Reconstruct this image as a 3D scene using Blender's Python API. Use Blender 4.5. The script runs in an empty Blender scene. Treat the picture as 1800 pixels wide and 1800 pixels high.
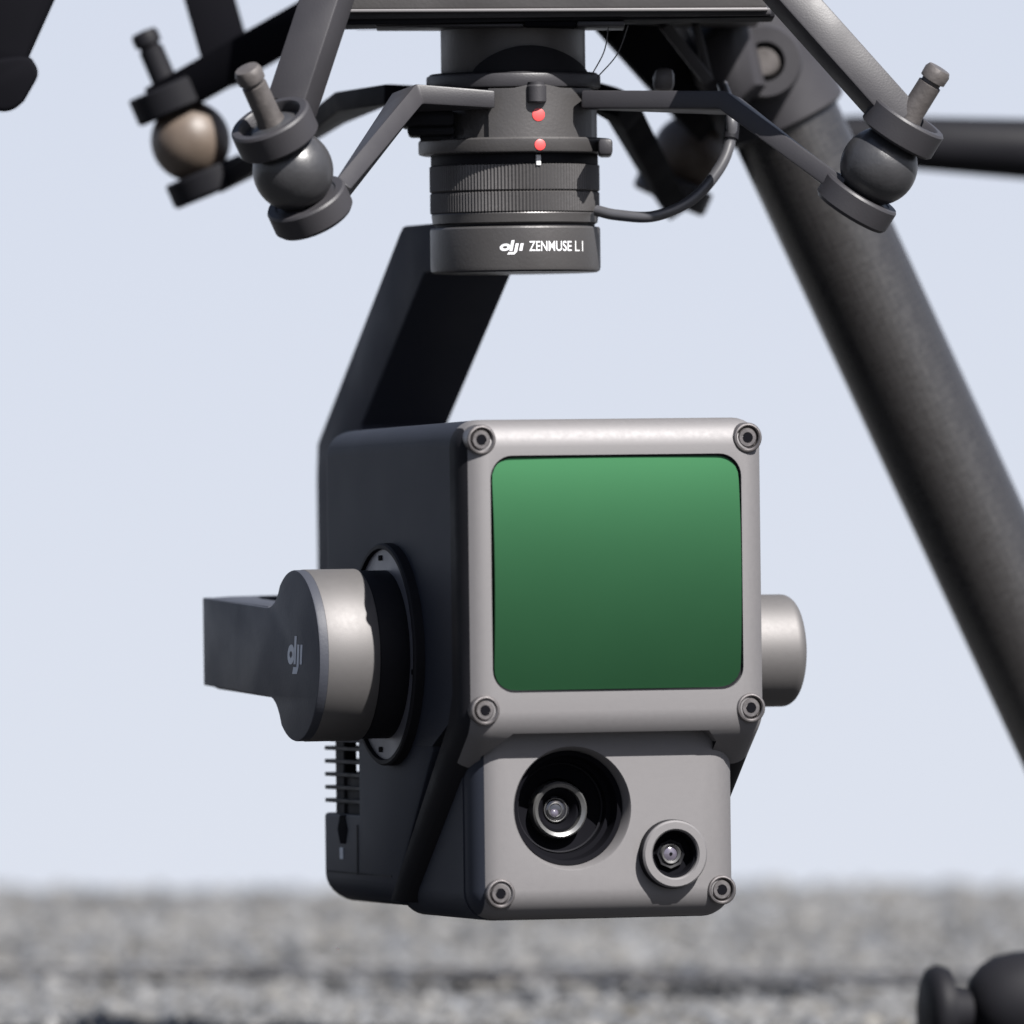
import bpy, bmesh, math, random
import numpy as np
from mathutils import Vector, Matrix

random.seed(4)
rng = np.random.default_rng(4)
S = 0.001                                   # everything below is laid out in millimetres
V = Vector
scene = bpy.context.scene
col = scene.collection

# ------------------------------------------------------------------ camera
TH, EL = math.radians(18.0), math.radians(0.0)
DIST = 2600.0
FPX = 8.1 * DIST                            # focal length in pixels of the 1800 px photograph
TGT = V((-22.4, 0.0, 160.0))
FWD = V((math.sin(TH) * math.cos(EL), math.cos(TH) * math.cos(EL), -math.sin(EL)))
RGT = V((math.cos(TH), -math.sin(TH), 0.0))
UPV = RGT.cross(FWD).normalized()
RGH = RGT.copy()                            # level right
ROLL = math.radians(0.7)
RGT, UPV = RGT * math.cos(ROLL) - UPV * math.sin(ROLL), UPV * math.cos(ROLL) + RGT * math.sin(ROLL)
CAM = TGT - FWD * DIST

cd = bpy.data.cameras.new('camera')
cd.sensor_width = 36.0
cd.sensor_fit = 'HORIZONTAL'
cd.lens = FPX / 1800.0 * 36.0
cd.clip_start = 0.02
cd.clip_end = 2000.0
cd.dof.use_dof = True
cd.dof.focus_distance = 2.635
cd.dof.aperture_fstop = (cd.lens / 1000.0) / 0.029
co = bpy.data.objects.new('camera', cd)
col.objects.link(co)
mw = Matrix((RGT, UPV, -FWD)).transposed().to_4x4()
mw.translation = CAM * S
co.matrix_world = mw
scene.camera = co

# ------------------------------------------------------------------ sky, sun, exposure
SUN_AZ = math.radians(19.0)                 # to the right of the housing's front normal
SUN_EL = math.radians(46.0)
sund = V((math.sin(SUN_AZ) * math.cos(SUN_EL), -math.cos(SUN_AZ) * math.cos(SUN_EL), math.sin(SUN_EL)))
w = bpy.data.worlds.new('World')
scene.world = w
w.use_nodes = True
nt = w.node_tree
nt.nodes.clear()
wo = nt.nodes.new('ShaderNodeOutputWorld')
bg = nt.nodes.new('ShaderNodeBackground')
sky = nt.nodes.new('ShaderNodeTexSky')
sky.sky_type = 'NISHITA'
sky.sun_disc = False
sky.sun_elevation = SUN_EL
sky.sun_rotation = math.atan2(sund.x, sund.y)
sky.altitude = 300
sky.air_density = 0.75
sky.dust_density = 1.5
sky.ozone_density = 2.0
geo = nt.nodes.new('ShaderNodeTexCoord')
vadd = nt.nodes.new('ShaderNodeVectorMath'); vadd.operation = 'ADD'
vadd.inputs[1].default_value = (0, 0, 0.16)   # hilltop: the hazy horizon lies below eye level
vn = nt.nodes.new('ShaderNodeVectorMath'); vn.operation = 'NORMALIZE'
# pale summer haze, dense at the horizon and thin overhead
sep = nt.nodes.new('ShaderNodeSeparateXYZ')
hz = nt.nodes.new('ShaderNodeMapRange'); hz.interpolation_type = 'SMOOTHSTEP'
hz.inputs[1].default_value = 0.0; hz.inputs[2].default_value = 0.75
hz.inputs[3].default_value = 0.94; hz.inputs[4].default_value = 0.12
tint = nt.nodes.new('ShaderNodeMix'); tint.data_type = 'RGBA'
tint.inputs[7].default_value = (4.20, 4.28, 4.60, 1)
nt.links.new(vn.outputs[0], sep.inputs[0]); nt.links.new(sep.outputs[2], hz.inputs[0]); nt.links.new(hz.outputs[0], tint.inputs[0])
nt.links.new(geo.outputs['Generated'], vadd.inputs[0])
nt.links.new(vadd.outputs[0], vn.inputs[0])
nt.links.new(vn.outputs[0], sky.inputs[0])
nt.links.new(sky.outputs[0], tint.inputs[6])
nt.links.new(tint.outputs[2], bg.inputs[0])
bg.inputs[1].default_value = 0.05
nt.links.new(bg.outputs[0], wo.inputs[0])

sl = bpy.data.lights.new('sun', 'SUN')
sl.energy = 5.0
sl.angle = math.radians(0.5)
sl.color = (1.0, 0.97, 0.94)
so = bpy.data.objects.new('sun', sl)
so.rotation_euler = sund.to_track_quat('Z', 'Y').to_euler()
so.location = (0.5, -1, 3)
col.objects.link(so)

scene.view_settings.view_transform = 'Standard'
scene.view_settings.look = 'None'
scene.view_settings.exposure = 1.85
scene.view_settings.gamma = 1.0

# ------------------------------------------------------------------ pixel helpers (photo pixels, 1800 x 1800)
def ray(px, py):
    return FWD + RGT * ((px - 900.0) / FPX) + UPV * ((900.0 - py) / FPX)
def onX(px, py, x):
    d = ray(px, py); return CAM + d * ((x - CAM.x) / d.x)
def onY(px, py, y):
    d = ray(px, py); return CAM + d * ((y - CAM.y) / d.y)
def Pd(px, py, dz):
    return CAM + ray(px, py) * (DIST + dz)
def zrow(py, x, y):
    k = (900.0 - py) / FPX
    v0 = V((x, y, 0)) - CAM
    return (k * v0.dot(FWD) - v0.dot(UPV)) / (UPV.z - k * FWD.z)
def mmpp(p):
    return (p - CAM).dot(FWD) / FPX

# ------------------------------------------------------------------ materials
def mat(name, base, rough=0.5, metal=0.0, var=0.12, vscale=60.0, bump=0.0, bscale=900.0, spec=0.5, coat=0.0, rvar=0.08):
    m = bpy.data.materials.new(name)
    m.use_nodes = True
    n = m.node_tree.nodes; L = m.node_tree.links
    p = n['Principled BSDF']
    p.inputs['Metallic'].default_value = metal
    p.inputs['Specular IOR Level'].default_value = spec
    p.inputs['Coat Weight'].default_value = coat
    p.inputs['Coat Roughness'].default_value = 0.08
    tc = n.new('ShaderNodeTexCoord')
    nz = n.new('ShaderNodeTexNoise'); nz.inputs['Scale'].default_value = vscale; nz.inputs['Detail'].default_value = 6
    L.new(tc.outputs['Object'], nz.inputs['Vector'])
    mx = n.new('ShaderNodeMix'); mx.data_type = 'RGBA'
    mx.inputs[6].default_value = tuple(c * (1 - var) for c in base) + (1,)
    mx.inputs[7].default_value = tuple(c * (1 + var) for c in base) + (1,)
    L.new(nz.outputs['Fac'], mx.inputs[0])
    L.new(mx.outputs[2], p.inputs['Base Color'])
    mr = n.new('ShaderNodeMapRange')
    mr.inputs[1].default_value = 0.3; mr.inputs[2].default_value = 0.7
    mr.inputs[3].default_value = max(0.02, rough - rvar); mr.inputs[4].default_value = rough + rvar
    L.new(nz.outputs['Fac'], mr.inputs[0]); L.new(mr.outputs[0], p.inputs['Roughness'])
    if bump > 0:
        n2 = n.new('ShaderNodeTexNoise'); n2.inputs['Scale'].default_value = bscale; n2.inputs['Detail'].default_value = 3
        L.new(tc.outputs['Object'], n2.inputs['Vector'])
        b = n.new('ShaderNodeBump'); b.inputs['Strength'].default_value = bump; b.inputs['Distance'].default_value = 0.0002
        L.new(n2.outputs['Fac'], b.inputs['Height']); L.new(b.outputs[0], p.inputs['Normal'])
    return m

M = {}
M['silver'] = mat('satin_magnesium', (0.092, 0.0885, 0.0905), 0.62, 0.38, 0.03, 900, 0.06, 4500, 0.5, 0.0, 0.03)
M['motor'] = mat('motor_metal', (0.078, 0.0745, 0.074), 0.60, 0.55, 0.03, 900, 0.06, 4500, 0.5, 0.0, 0.02)
M['dark'] = mat('shade_dark_housing', (0.011, 0.0130, 0.019), 0.6, 0.0, 0.03, 50, 0.10, 3000, 0.14, 0.0, 0.02)  # dark base stands in for shade on the silver body's sides
M['cap'] = mat('dark_cap_plastic', (0.024, 0.026, 0.033), 0.55, 0.0, 0.08, 50, 0.2, 1500, 0.2)
M['arm'] = mat('swing_arm_coating', (0.0165, 0.018, 0.025), 0.6, 0.0, 0.04, 40, 0.1, 2500, 0.08)
M['black'] = mat('black_anodised', (0.0058, 0.0058, 0.0072), 0.6, 0.0, 0.2, 80, 0.1, 1500, 0.08)
M['void'] = mat('lens_baffle_black', (0.003, 0.003, 0.004), 0.8, 0.0, 0.2, 80, 0.0, 900, 0.02)
M['frame'] = mat('frame_grey_coating', (0.0187, 0.0180, 0.0202), 0.48, 0.0, 0.12, 70, 0.15, 2500, 0.25)
M['yaw'] = mat('yaw_motor_grey', (0.0504, 0.0482, 0.0482), 0.42, 0.5, 0.08, 60, 0.2, 1300, 0.4)
M['pin'] = mat('worn_pin_metal', (0.0540, 0.0490, 0.0475), 0.5, 0.3, 0.35, 300, 0.5, 900, 0.4)
M['rubber'] = mat('damper_rubber', (0.0187, 0.0187, 0.0202), 0.36, 0.0, 0.25, 120, 0.3, 900, 0.45)
M['rubberb'] = mat('brown_rubber', (0.060, 0.046, 0.036), 0.5, 0.0, 0.3, 120, 0.3, 900, 0.3)  # browner and paler than the other damper rubber
M['carbon'] = mat('carbon_tube', (0.0086, 0.0081, 0.0081), 0.33, 0.0, 0.3, 700, 0.25, 900, 0.75)
M['cable'] = mat('cable_sheath', (0.0360, 0.0360, 0.0396), 0.35, 0.0, 0.1, 60, 0.0, 500, 0.5)
M['screw'] = mat('screw_steel', (0.1080, 0.1008, 0.1008), 0.40, 0.8, 0.12, 400, 0.2, 1500)
M['ring'] = mat('lens_ring_metal', (0.1080, 0.1080, 0.1080), 0.35, 0.7, 0.06, 300)
M['red'] = mat('red_mark_paint', (0.3600, 0.0324, 0.0324), 0.5, 0, 0.05, 60)
M['white'] = mat('white_print', (0.3600, 0.3600, 0.3744), 0.5, 0, 0.03, 60)
M['grey'] = mat('grey_print', (0.26, 0.28, 0.31), 0.5, 0, 0.03, 60)
M['greyp'] = mat('pale_grey_print', (0.3240, 0.3240, 0.3240), 0.5, 0, 0.03, 60)
M['window'] = mat('green_coated_window', (0.0173, 0.0619, 0.0274), 0.48, 0.95, 0.03, 25, 0.0, 900, 0.5, 0.0, 0.012)
M['washer'] = mat('washer_grey', (0.0720, 0.0720, 0.0828), 0.45, 0.2, 0.1, 80)
M['fin'] = mat('fin_black', (0.004, 0.004, 0.005), 0.5, 0.0, 0.1, 80, 0.0, 900, 0.1)

def glass(name, tintc, rough=0.03):
    m = bpy.data.materials.new(name); m.use_nodes = True
    p = m.node_tree.nodes['Principled BSDF']
    p.inputs['Base Color'].default_value = (*tintc, 1)
    p.inputs['Roughness'].default_value = rough
    p.inputs['Specular IOR Level'].default_value = 0.7
    p.inputs['Coat Weight'].default_value = 1.0
    p.inputs['Coat Roughness'].default_value = 0.02
    return m
M['glass'] = glass('lens_glass', (0.010, 0.010, 0.012))
M['glass2'] = glass('lens_glass_violet', (0.05, 0.045, 0.06), 0.12)

# ------------------------------------------------------------------ mesh helpers
WORLD = {}
def finish(me, angle):
    me.polygons.foreach_set('use_smooth', [True] * len(me.polygons))
    me.set_sharp_from_angle(angle=math.radians(angle))
def mk(name, bm, m, parent=None, angle=32, origin=None):
    """link a bmesh (world millimetres) as one mesh object whose origin is its centre"""
    bmesh.ops.recalc_face_normals(bm, faces=bm.faces)
    vs = [v.co for v in bm.verts]
    lo = V((min(v.x for v in vs), min(v.y for v in vs), min(v.z for v in vs)))
    hi = V((max(v.x for v in vs), max(v.y for v in vs), max(v.z for v in vs)))
    c = origin if origin is not None else (lo + hi) / 2
    for v in bm.verts:
        v.co = (v.co - c) * S
    me = bpy.data.meshes.new(name); bm.to_mesh(me); bm.free()
    finish(me, angle)
    me.materials.append(M[m] if isinstance(m, str) else m)
    o = bpy.data.objects.new(name, me); col.objects.link(o)
    WORLD[o] = c.copy()
    o.location = c * S
    if parent is not None:
        o.parent = parent
        o.location = (c - WORLD[parent]) * S
    return o
def empty(name, loc, parent=None):
    o = bpy.data.objects.new(name, None); o.empty_display_size = 0.02
    col.objects.link(o); WORLD[o] = V(loc); o.location = V(loc) * S
    if parent is not None:
        o.parent = parent; o.location = (V(loc) - WORLD[parent]) * S
    return o
def copy_tree(o, loc, parent):
    c = o.copy(); col.objects.link(c); c.parent = parent
    WORLD[c] = V(loc); c.location = (V(loc) - WORLD[parent]) * S
    for ch in list(o.children):
        k = ch.copy(); col.objects.link(k); k.parent = c
        WORLD[k] = WORLD[ch] - WORLD[o] + V(loc)
    return c
def bevel(bm, r, seg=3, minang=20):
    if r <= 0: return
    es = [e for e in bm.edges if len(e.link_faces) == 2 and e.calc_face_angle(0) > math.radians(minang)]
    bmesh.ops.bevel(bm, geom=es, offset=r, segments=seg, profile=0.5, affect='EDGES', clamp_overlap=True)
def b_box(x0, x1, y0, y1, z0, z1, r=0.0, seg=3):
    bm = bmesh.new(); bmesh.ops.create_cube(bm, size=1)
    for v in bm.verts:
        v.co = V((x0 if v.co.x < 0 else x1, y0 if v.co.y < 0 else y1, z0 if v.co.z < 0 else z1))
    bevel(bm, r, seg); return bm
def basis(ax):
    ax = V(ax).normalized()
    t = V((0, 0, 1)) if abs(ax.z) < 0.9 else V((1, 0, 0))
    u = ax.cross(t).normalized(); return ax, u, ax.cross(u).normalized()
def b_lathe(prof, org, ax, seg=64, closed=False, knurl=None):
    """prof: list of (r, h); h along ax from org"""
    ax, u, v = basis(ax); org = V(org); bm = bmesh.new(); rings = []
    for (r, h) in prof:
        if r < 1e-6:
            rings.append([bm.verts.new(org + ax * h)])
        else:
            ring = []
            for i in range(seg):
                a = 2 * math.pi * i / seg
                rr = r - (knurl if knurl and i % 2 else 0)
                ring.append(bm.verts.new(org + ax * h + u * (rr * math.cos(a)) + v * (rr * math.sin(a))))
            rings.append(ring)
    pairs = list(zip(rings[:-1], rings[1:]))
    if closed: pairs.append((rings[-1], rings[0]))
    for A, B in pairs:
        for i in range(seg):
            j = (i + 1) % seg
            if len(A) == 1 and len(B) == 1: continue
            if len(A) == 1: bm.faces.new((A[0], B[i], B[j]))
            elif len(B) == 1: bm.faces.new((A[i], B[0], A[j]))
            else: bm.faces.new((A[i], B[i], B[j], A[j]))
    if not closed:
        if len(rings[0]) > 1: bm.faces.new(rings[0])
        if len(rings[-1]) > 1: bm.faces.new(rings[-1])
    return bm
def cyl(r, h0, h1, c=0.4):
    return [(r - c, h0), (r - 0.3 * c, h0 + 0.3 * c), (r, h0 + c), (r, h1 - c), (r - 0.3 * c, h1 - 0.3 * c), (r - c, h1)]
def b_prism(poly, fn, a0, a1, r=0.0, seg=3):
    """poly of 2D points; fn(u, v, a) -> world point"""
    bm = bmesh.new()
    A = [bm.verts.new(fn(p[0], p[1], a0)) for p in poly]
    B = [bm.verts.new(fn(p[0], p[1], a1)) for p in poly]
    bm.faces.new(A); bm.faces.new(B[::-1])
    n = len(poly)
    for i in range(n):
        j = (i + 1) % n
        bm.faces.new((A[i], A[j], B[j], B[i]))
    bmesh.ops.recalc_face_normals(bm, faces=bm.faces)
    bevel(bm, r, seg); return bm
def b_sweep(pts, section, nrm, r=0.0, seg=2):
    """sweep a 2D section [(side, normal)] along pts, nrm = reference depth direction"""
    pts = [V(p) for p in pts]; bm = bmesh.new(); rings = []
    for i, p in enumerate(pts):
        d0 = (pts[i] - pts[i - 1]).normalized() if i else None
        d1 = (pts[i + 1] - pts[i]).normalized() if i < len(pts) - 1 else None
        t = d0 if d1 is None else d1 if d0 is None else (d0 + d1).normalized()
        k = 1.0 if d0 is None or d1 is None else 1.0 / max(0.5, t.dot(d0))
        n = V(nrm); s = t.cross(n).normalized(); n = s.cross(t).normalized()
        rings.append([bm.verts.new(p + s * (a * k) + n * b) for a, b in section])
    m = len(section)
    for A, B in zip(rings[:-1], rings[1:]):
        for i in range(m):
            j = (i + 1) % m; bm.faces.new((A[i], A[j], B[j], B[i]))
    bm.faces.new(rings[0]); bm.faces.new(rings[-1][::-1])
    bmesh.ops.recalc_face_normals(bm, faces=bm.faces)
    bevel(bm, r, seg); return bm
def rect(wd, dp):
    return [(-wd / 2, -dp / 2), (wd / 2, -dp / 2), (wd / 2, dp / 2), (-wd / 2, dp / 2)]
def b_tube(pts, rad, seg=20):
    c = [(math.cos(2 * math.pi * i / seg), math.sin(2 * math.pi * i / seg)) for i in range(seg)]
    pts = [V(p) for p in pts]; bm = bmesh.new(); rings = []; n = None
    rad = rad if isinstance(rad, (list, tuple)) else [rad] * len(pts)
    for i, p in enumerate(pts):
        t = (pts[min(i + 1, len(pts) - 1)] - pts[max(i - 1, 0)]).normalized()
        if n is None: n = basis(t)[1]
        n = (n - t * n.dot(t)).normalized(); b = t.cross(n)
        rings.append([bm.verts.new(p + (n * x + b * y) * rad[i]) for x, y in c])
    for A, B in zip(rings[:-1], rings[1:]):
        for i in range(seg):
            j = (i + 1) % seg; bm.faces.new((A[i], A[j], B[j], B[i]))
    bm.faces.new(rings[0]); bm.faces.new(rings[-1][::-1]); return bm
def spline(pts, n=40):
    pts = [V(p) for p in pts]; P = [pts[0] * 2 - pts[1]] + pts + [pts[-1] * 2 - pts[-2]]; out = []
    for i in range(1, len(P) - 2):
        for k in range(n // (len(pts) - 1) + 1):
            t = k / (n // (len(pts) - 1) + 1)
            a, b, c, d = P[i - 1], P[i], P[i + 1], P[i + 2]
            out.append(0.5 * ((2 * b) + (c - a) * t + (2 * a - 5 * b + 4 * c - d) * t * t + (3 * b - a - 3 * c + d) * t ** 3))
    out.append(pts[-1]); return out
def rrect(x0, x1, z0, z1, r, n=8):
    out = []
    for cx, cz, a0 in ((x1 - r, z1 - r, 0), (x0 + r, z1 - r, 90), (x0 + r, z0 + r, 180), (x1 - r, z0 + r, 270)):
        for i in range(n + 1):
            a = math.radians(a0 + 90 * i / n); out.append((cx + r * math.cos(a), cz + r * math.sin(a)))
    return out
def b_bool(bm, cutters):
    """bm minus each cutter bmesh (millimetres), returned as a bmesh"""
    def tmp(b):
        bmesh.ops.recalc_face_normals(b, faces=b.faces)
        me = bpy.data.meshes.new('cut'); b.to_mesh(me); b.free()
        o = bpy.data.objects.new('cut', me); col.objects.link(o); return o
    base = tmp(bm); cs = [tmp(c) for c in cutters]
    for c in cs:
        md = base.modifiers.new('b', 'BOOLEAN'); md.operation = 'DIFFERENCE'; md.object = c; md.solver = 'EXACT'
    dg = bpy.context.evaluated_depsgraph_get()
    me = bpy.data.meshes.new_from_object(base.evaluated_get(dg))
    out = bmesh.new(); out.from_mesh(me); bpy.data.meshes.remove(me)
    for o in [base] + cs:
        me = o.data; bpy.data.objects.remove(o); bpy.data.meshes.remove(me)
    return out
XZ = lambda u, v, a: V((u, a, v))           # poly in x,z extruded along y
YZ = lambda u, v, a: V((a, u, v))           # poly in y,z extruded along x

def poly_mesh(polys, fn, thick):
    """flat print: several outlines (counter-free polygons) as thin solids in one bmesh"""
    bm = bmesh.new()
    for p in polys:
        A = [bm.verts.new(fn(u, v, 0)) for u, v in p]; B = [bm.verts.new(fn(u, v, thick)) for u, v in p]
        for i in range(len(p)):
            j = (i + 1) % len(p); bm.faces.new((A[i], A[j], B[j], B[i]))
        bm.faces.new(A); bm.faces.new(B[::-1])
    bmesh.ops.triangulate(bm, faces=[f for f in bm.faces if len(f.verts) > 4])
    return bm
def arc(cx, cy, rx, ry, a0, a1, n, sl=0.0):
    return [(cx + rx * math.cos(math.radians(a0 + (a1 - a0) * i / n)) + sl * ry * math.sin(math.radians(a0 + (a1 - a0) * i / n)),
             cy + ry * math.sin(math.radians(a0 + (a1 - a0) * i / n))) for i in range(n + 1)]
def band(inner, outer):
    return [[inner[i], inner[i + 1], outer[i + 1], outer[i]] for i in range(len(inner) - 1)]
def logo_polys():
    """the three joined letters of the maker's mark in a unit box about 1.6 wide, 1 high"""
    s = 0.18
    sh = lambda pts: [(x + s * y, y) for x, y in pts]
    P = []
    P += band(arc(0.33, 0.50, 0.13, 0.09, 0, 360, 24, s), arc(0.33, 0.50, 0.31, 0.27, 0, 360, 24, s))     # bowl of the d
    P.append(sh([(0.52, 0.24), (0.70, 0.24), (0.70, 1.00), (0.52, 1.00)]))                                # stem of the d
    P.append(sh([(0.80, 0.16), (0.98, 0.16), (0.98, 0.77), (0.80, 0.77)]))                                # stem of the j
    P.append(sh([(0.44, -0.02), (0.86, -0.02), (0.98, 0.165), (0.50, 0.165)]))                            # hook of the j
    P.append(sh([(1.08, 0.24), (1.26, 0.24), (1.26, 0.77), (1.08, 0.77)]))                                # the i
    return P
def text_bm(body, size, offset):
    cu = bpy.data.curves.new('t', 'FONT'); cu.body = body; cu.size = size; cu.offset = offset; cu.extrude = 0.0
    cu.resolution_u = 4
    o = bpy.data.objects.new('t', cu); col.objects.link(o)
    dg = bpy.context.evaluated_depsgraph_get()
    me = bpy.data.meshes.new_from_object(o.evaluated_get(dg))
    bm = bmesh.new(); bm.from_mesh(me)
    bpy.data.objects.remove(o); bpy.data.curves.remove(cu); bpy.data.meshes.remove(me)
    return bm

def tag(o, label=None, cat=None, group=None, kind=None):
    if label: o['label'] = label
    if cat: o['category'] = cat
    if group: o['group'] = group
    if kind: o['kind'] = kind
    return o

# ================================================================== THE SETTING: gravel hilltop
def gpt(s, t):                              # s = metres to the right of the view axis, t = metres ahead of the camera
    b = V((CAM.x * S, CAM.y * S, 0))
    f = V((math.sin(TH), math.cos(TH), 0)); r = V((math.cos(TH), -math.sin(TH), 0))
    return b + r * s + f * t
CREST, GZ = 3.45, 0.031
def gz(s, t):
    z = GZ + 0.0015 * math.sin(7 * s + 3 * t) + 0.001 * math.sin(17 * s - 9 * t)
    k = min(max((t - 3.03) / (CREST - 3.03), 0.0), 1.0)
    z += 0.0193 * k + -0.010 * s * k * (1 if abs(s) < 1 else 0)
    if t > CREST:
        q = t - CREST
        z -= min(0.35 * q * q / 0.1, 0.35 * q)
    return z
ss = sorted(set([round(-3 + 0.15 * i, 3) for i in range(41)] + [-400, -120, -40, -12, -5, 5, 12, 40, 120, 400]))
tt = [-300, -80, -20, -6, -2, 0, 0.5, 1.0] + [1.8, 2.3] + [round(2.6 + 0.03 * i, 3) for i in range(50)] + [4.3, 4.8, 6, 10, 20, 50, 120, 300]
bm = bmesh.new()
gv = [[bm.verts.new(gpt(s, t) + V((0, 0, gz(s, t)))) for s in ss] for t in tt]
for i in range(len(tt) - 1):
    for j in range(len(ss) - 1):
        bm.faces.new((gv[i][j], gv[i][j + 1], gv[i + 1][j + 1], gv[i + 1][j]))
me = bpy.data.meshes.new('ground'); bm.to_mesh(me); bm.free(); finish(me, 60)
M['ground'] = mat('low_bounce_ground', (0.033, 0.033, 0.034), 0.9, 0, 0.45, 55, 1.0, 200, 0.2)  # darkened below the stones' tone to weaken bounce light from underneath
me.materials.append(M['ground'])
ground = bpy.data.objects.new('ground', me); col.objects.link(ground); tag(ground, kind='structure')

# dark filled joint that crosses the gravel behind the camera
bm = bmesh.new(); prev = None
T0 = 3.13
def joint_half(s):
    a = 0.5 + 0.5 * math.sin(9.0 * s + 1.0) * math.sin(23 * s + 2)
    b = 0.5 + 0.5 * math.sin(4.3 * s - 0.9)
    return 0.007 + 0.026 * a * b + 0.008 * b
for i in range(241):
    s = -1.2 + 0.01 * i
    c = T0 + 0.008 * math.sin(5 * s) - 0.02 * s
    h = joint_half(s)
    p = [bm.verts.new(gpt(s, c + k) + V((0, 0, gz(s, c + k) + 0.004))) for k in (-h, h)]
    if prev: bm.faces.new((prev[0], p[0], p[1], prev[1]))
    prev = p
me = bpy.data.meshes.new('ground_joint'); bm.to_mesh(me); bm.free()
me.materials.append(mat('dark_joint_filler', (0.012, 0.012, 0.015), 0.9, 0, 0.4, 60, 0.6, 300, 0.2))
jo = bpy.data.objects.new('ground_joint', me); col.objects.link(jo); tag(jo, kind='structure')

# loose stones: far past anyone's counting, one object
iv = np.array([(1, 0, 0), (-1, 0, 0), (0, 1, 0), (0, -1, 0), (0, 0, 1), (0, 0, -1)], float)
ifc = np.array([(0, 2, 4), (2, 1, 4), (1, 3, 4), (3, 0, 4), (2, 0, 5), (1, 2, 5), (3, 1, 5), (0, 3, 5)])
N = 170000
st = np.column_stack([rng.uniform(-0.55, 0.55, N), rng.uniform(2.80, 3.60, N)])
cj = T0 + 0.008 * np.sin(5 * st[:, 0]) - 0.02 * st[:, 0]
hj = np.array([joint_half(s) for s in st[:, 0]])
st = st[np.abs(st[:, 1] - cj) > hj + 0.002]; N = len(st)
rad = np.clip(rng.lognormal(math.log(0.0016), 0.42, N), 0.0009, 0.0045)
base = np.array([list(gpt(a, b))[:2] + [gz(a, b)] for a, b in st]); base[:, 2] += rad * 0.3
q = iv[None] * rng.uniform(0.7, 1.3, (N, 6, 1)) + rng.uniform(-0.25, 0.25, (N, 6, 3))
q *= np.array([1.25, 1.05, 0.7])
an = rng.uniform(0, 6.28, N); ca_, sa_ = np.cos(an)[:, None], np.sin(an)[:, None]
q = np.stack([q[..., 0] * ca_ - q[..., 1] * sa_, q[..., 0] * sa_ + q[..., 1] * ca_, q[..., 2]], -1)
allv = q * rad[:, None, None] + base[:, None, :]
big = 0.014 * np.sin(31 * st[:, 0] + 9 * st[:, 1]) * np.sin(23 * st[:, 1] - 14 * st[:, 0]) + 0.010 * np.sin(70 * st[:, 0]) * np.sin(41 * st[:, 1])
gg = np.clip(rng.normal(0.052, 0.017, N) + 0.75 * big, 0.02, 0.15); wm = rng.normal(-0.0005, 0.0025, N)
cols = np.column_stack([gg + wm, gg + 0.3 * wm, gg - wm])
NV = 6
me = bpy.data.meshes.new('gravel')
fc = (ifc[None] + (np.arange(N) * NV)[:, None, None]).reshape(-1, 3)
me.vertices.add(N * NV); me.vertices.foreach_set('co', allv.reshape(-1))
me.loops.add(len(fc) * 3); me.loops.foreach_set('vertex_index', fc.reshape(-1).astype(np.int32))
me.polygons.add(len(fc)); me.polygons.foreach_set('loop_start', (np.arange(len(fc)) * 3).astype(np.int32))
me.update(calc_edges=True)
ca_ = me.color_attributes.new('stone', 'FLOAT_COLOR', 'POINT')
ca_.data.foreach_set('color', np.column_stack([np.repeat(cols, NV, 0), np.ones(N * NV)]).reshape(-1))
gm = bpy.data.materials.new('loose_stone'); gm.use_nodes = True
gn = gm.node_tree; gp = gn.nodes['Principled BSDF']; gp.inputs['Roughness'].default_value = 0.9
at = gn.nodes.new('ShaderNodeAttribute'); at.attribute_name = 'stone'
gn.links.new(at.outputs['Color'], gp.inputs['Base Color'])
me.materials.append(gm)
go = bpy.data.objects.new('gravel', me); col.objects.link(go)
tag(go, 'loose grey stones covering the ground behind the camera', 'gravel', kind='stuff')

# ================================================================== GIMBAL CAMERA
XL = onY(806, 900, 3).x                     # left side plane
XR = onY(1336, 900, 5).x
ZT = zrow(736, 0, 5)
gc = empty('gimbal_camera', (0, 50, zrow(1612, 0, 5)))
tag(gc, 'silver gimbal camera with green window and two lenses hanging under the drone', 'gimbal camera')

RC = 6.0
z_lip = zrow(1287, 0, 0)                    # lower edge of the upper front cover
zw0, zw1 = zrow(1215, 0, 0), zrow(799, 0, 0)
xw0, xw1 = onY(864, 1000, 0).x, onY(1305, 1000, 0).x
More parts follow.
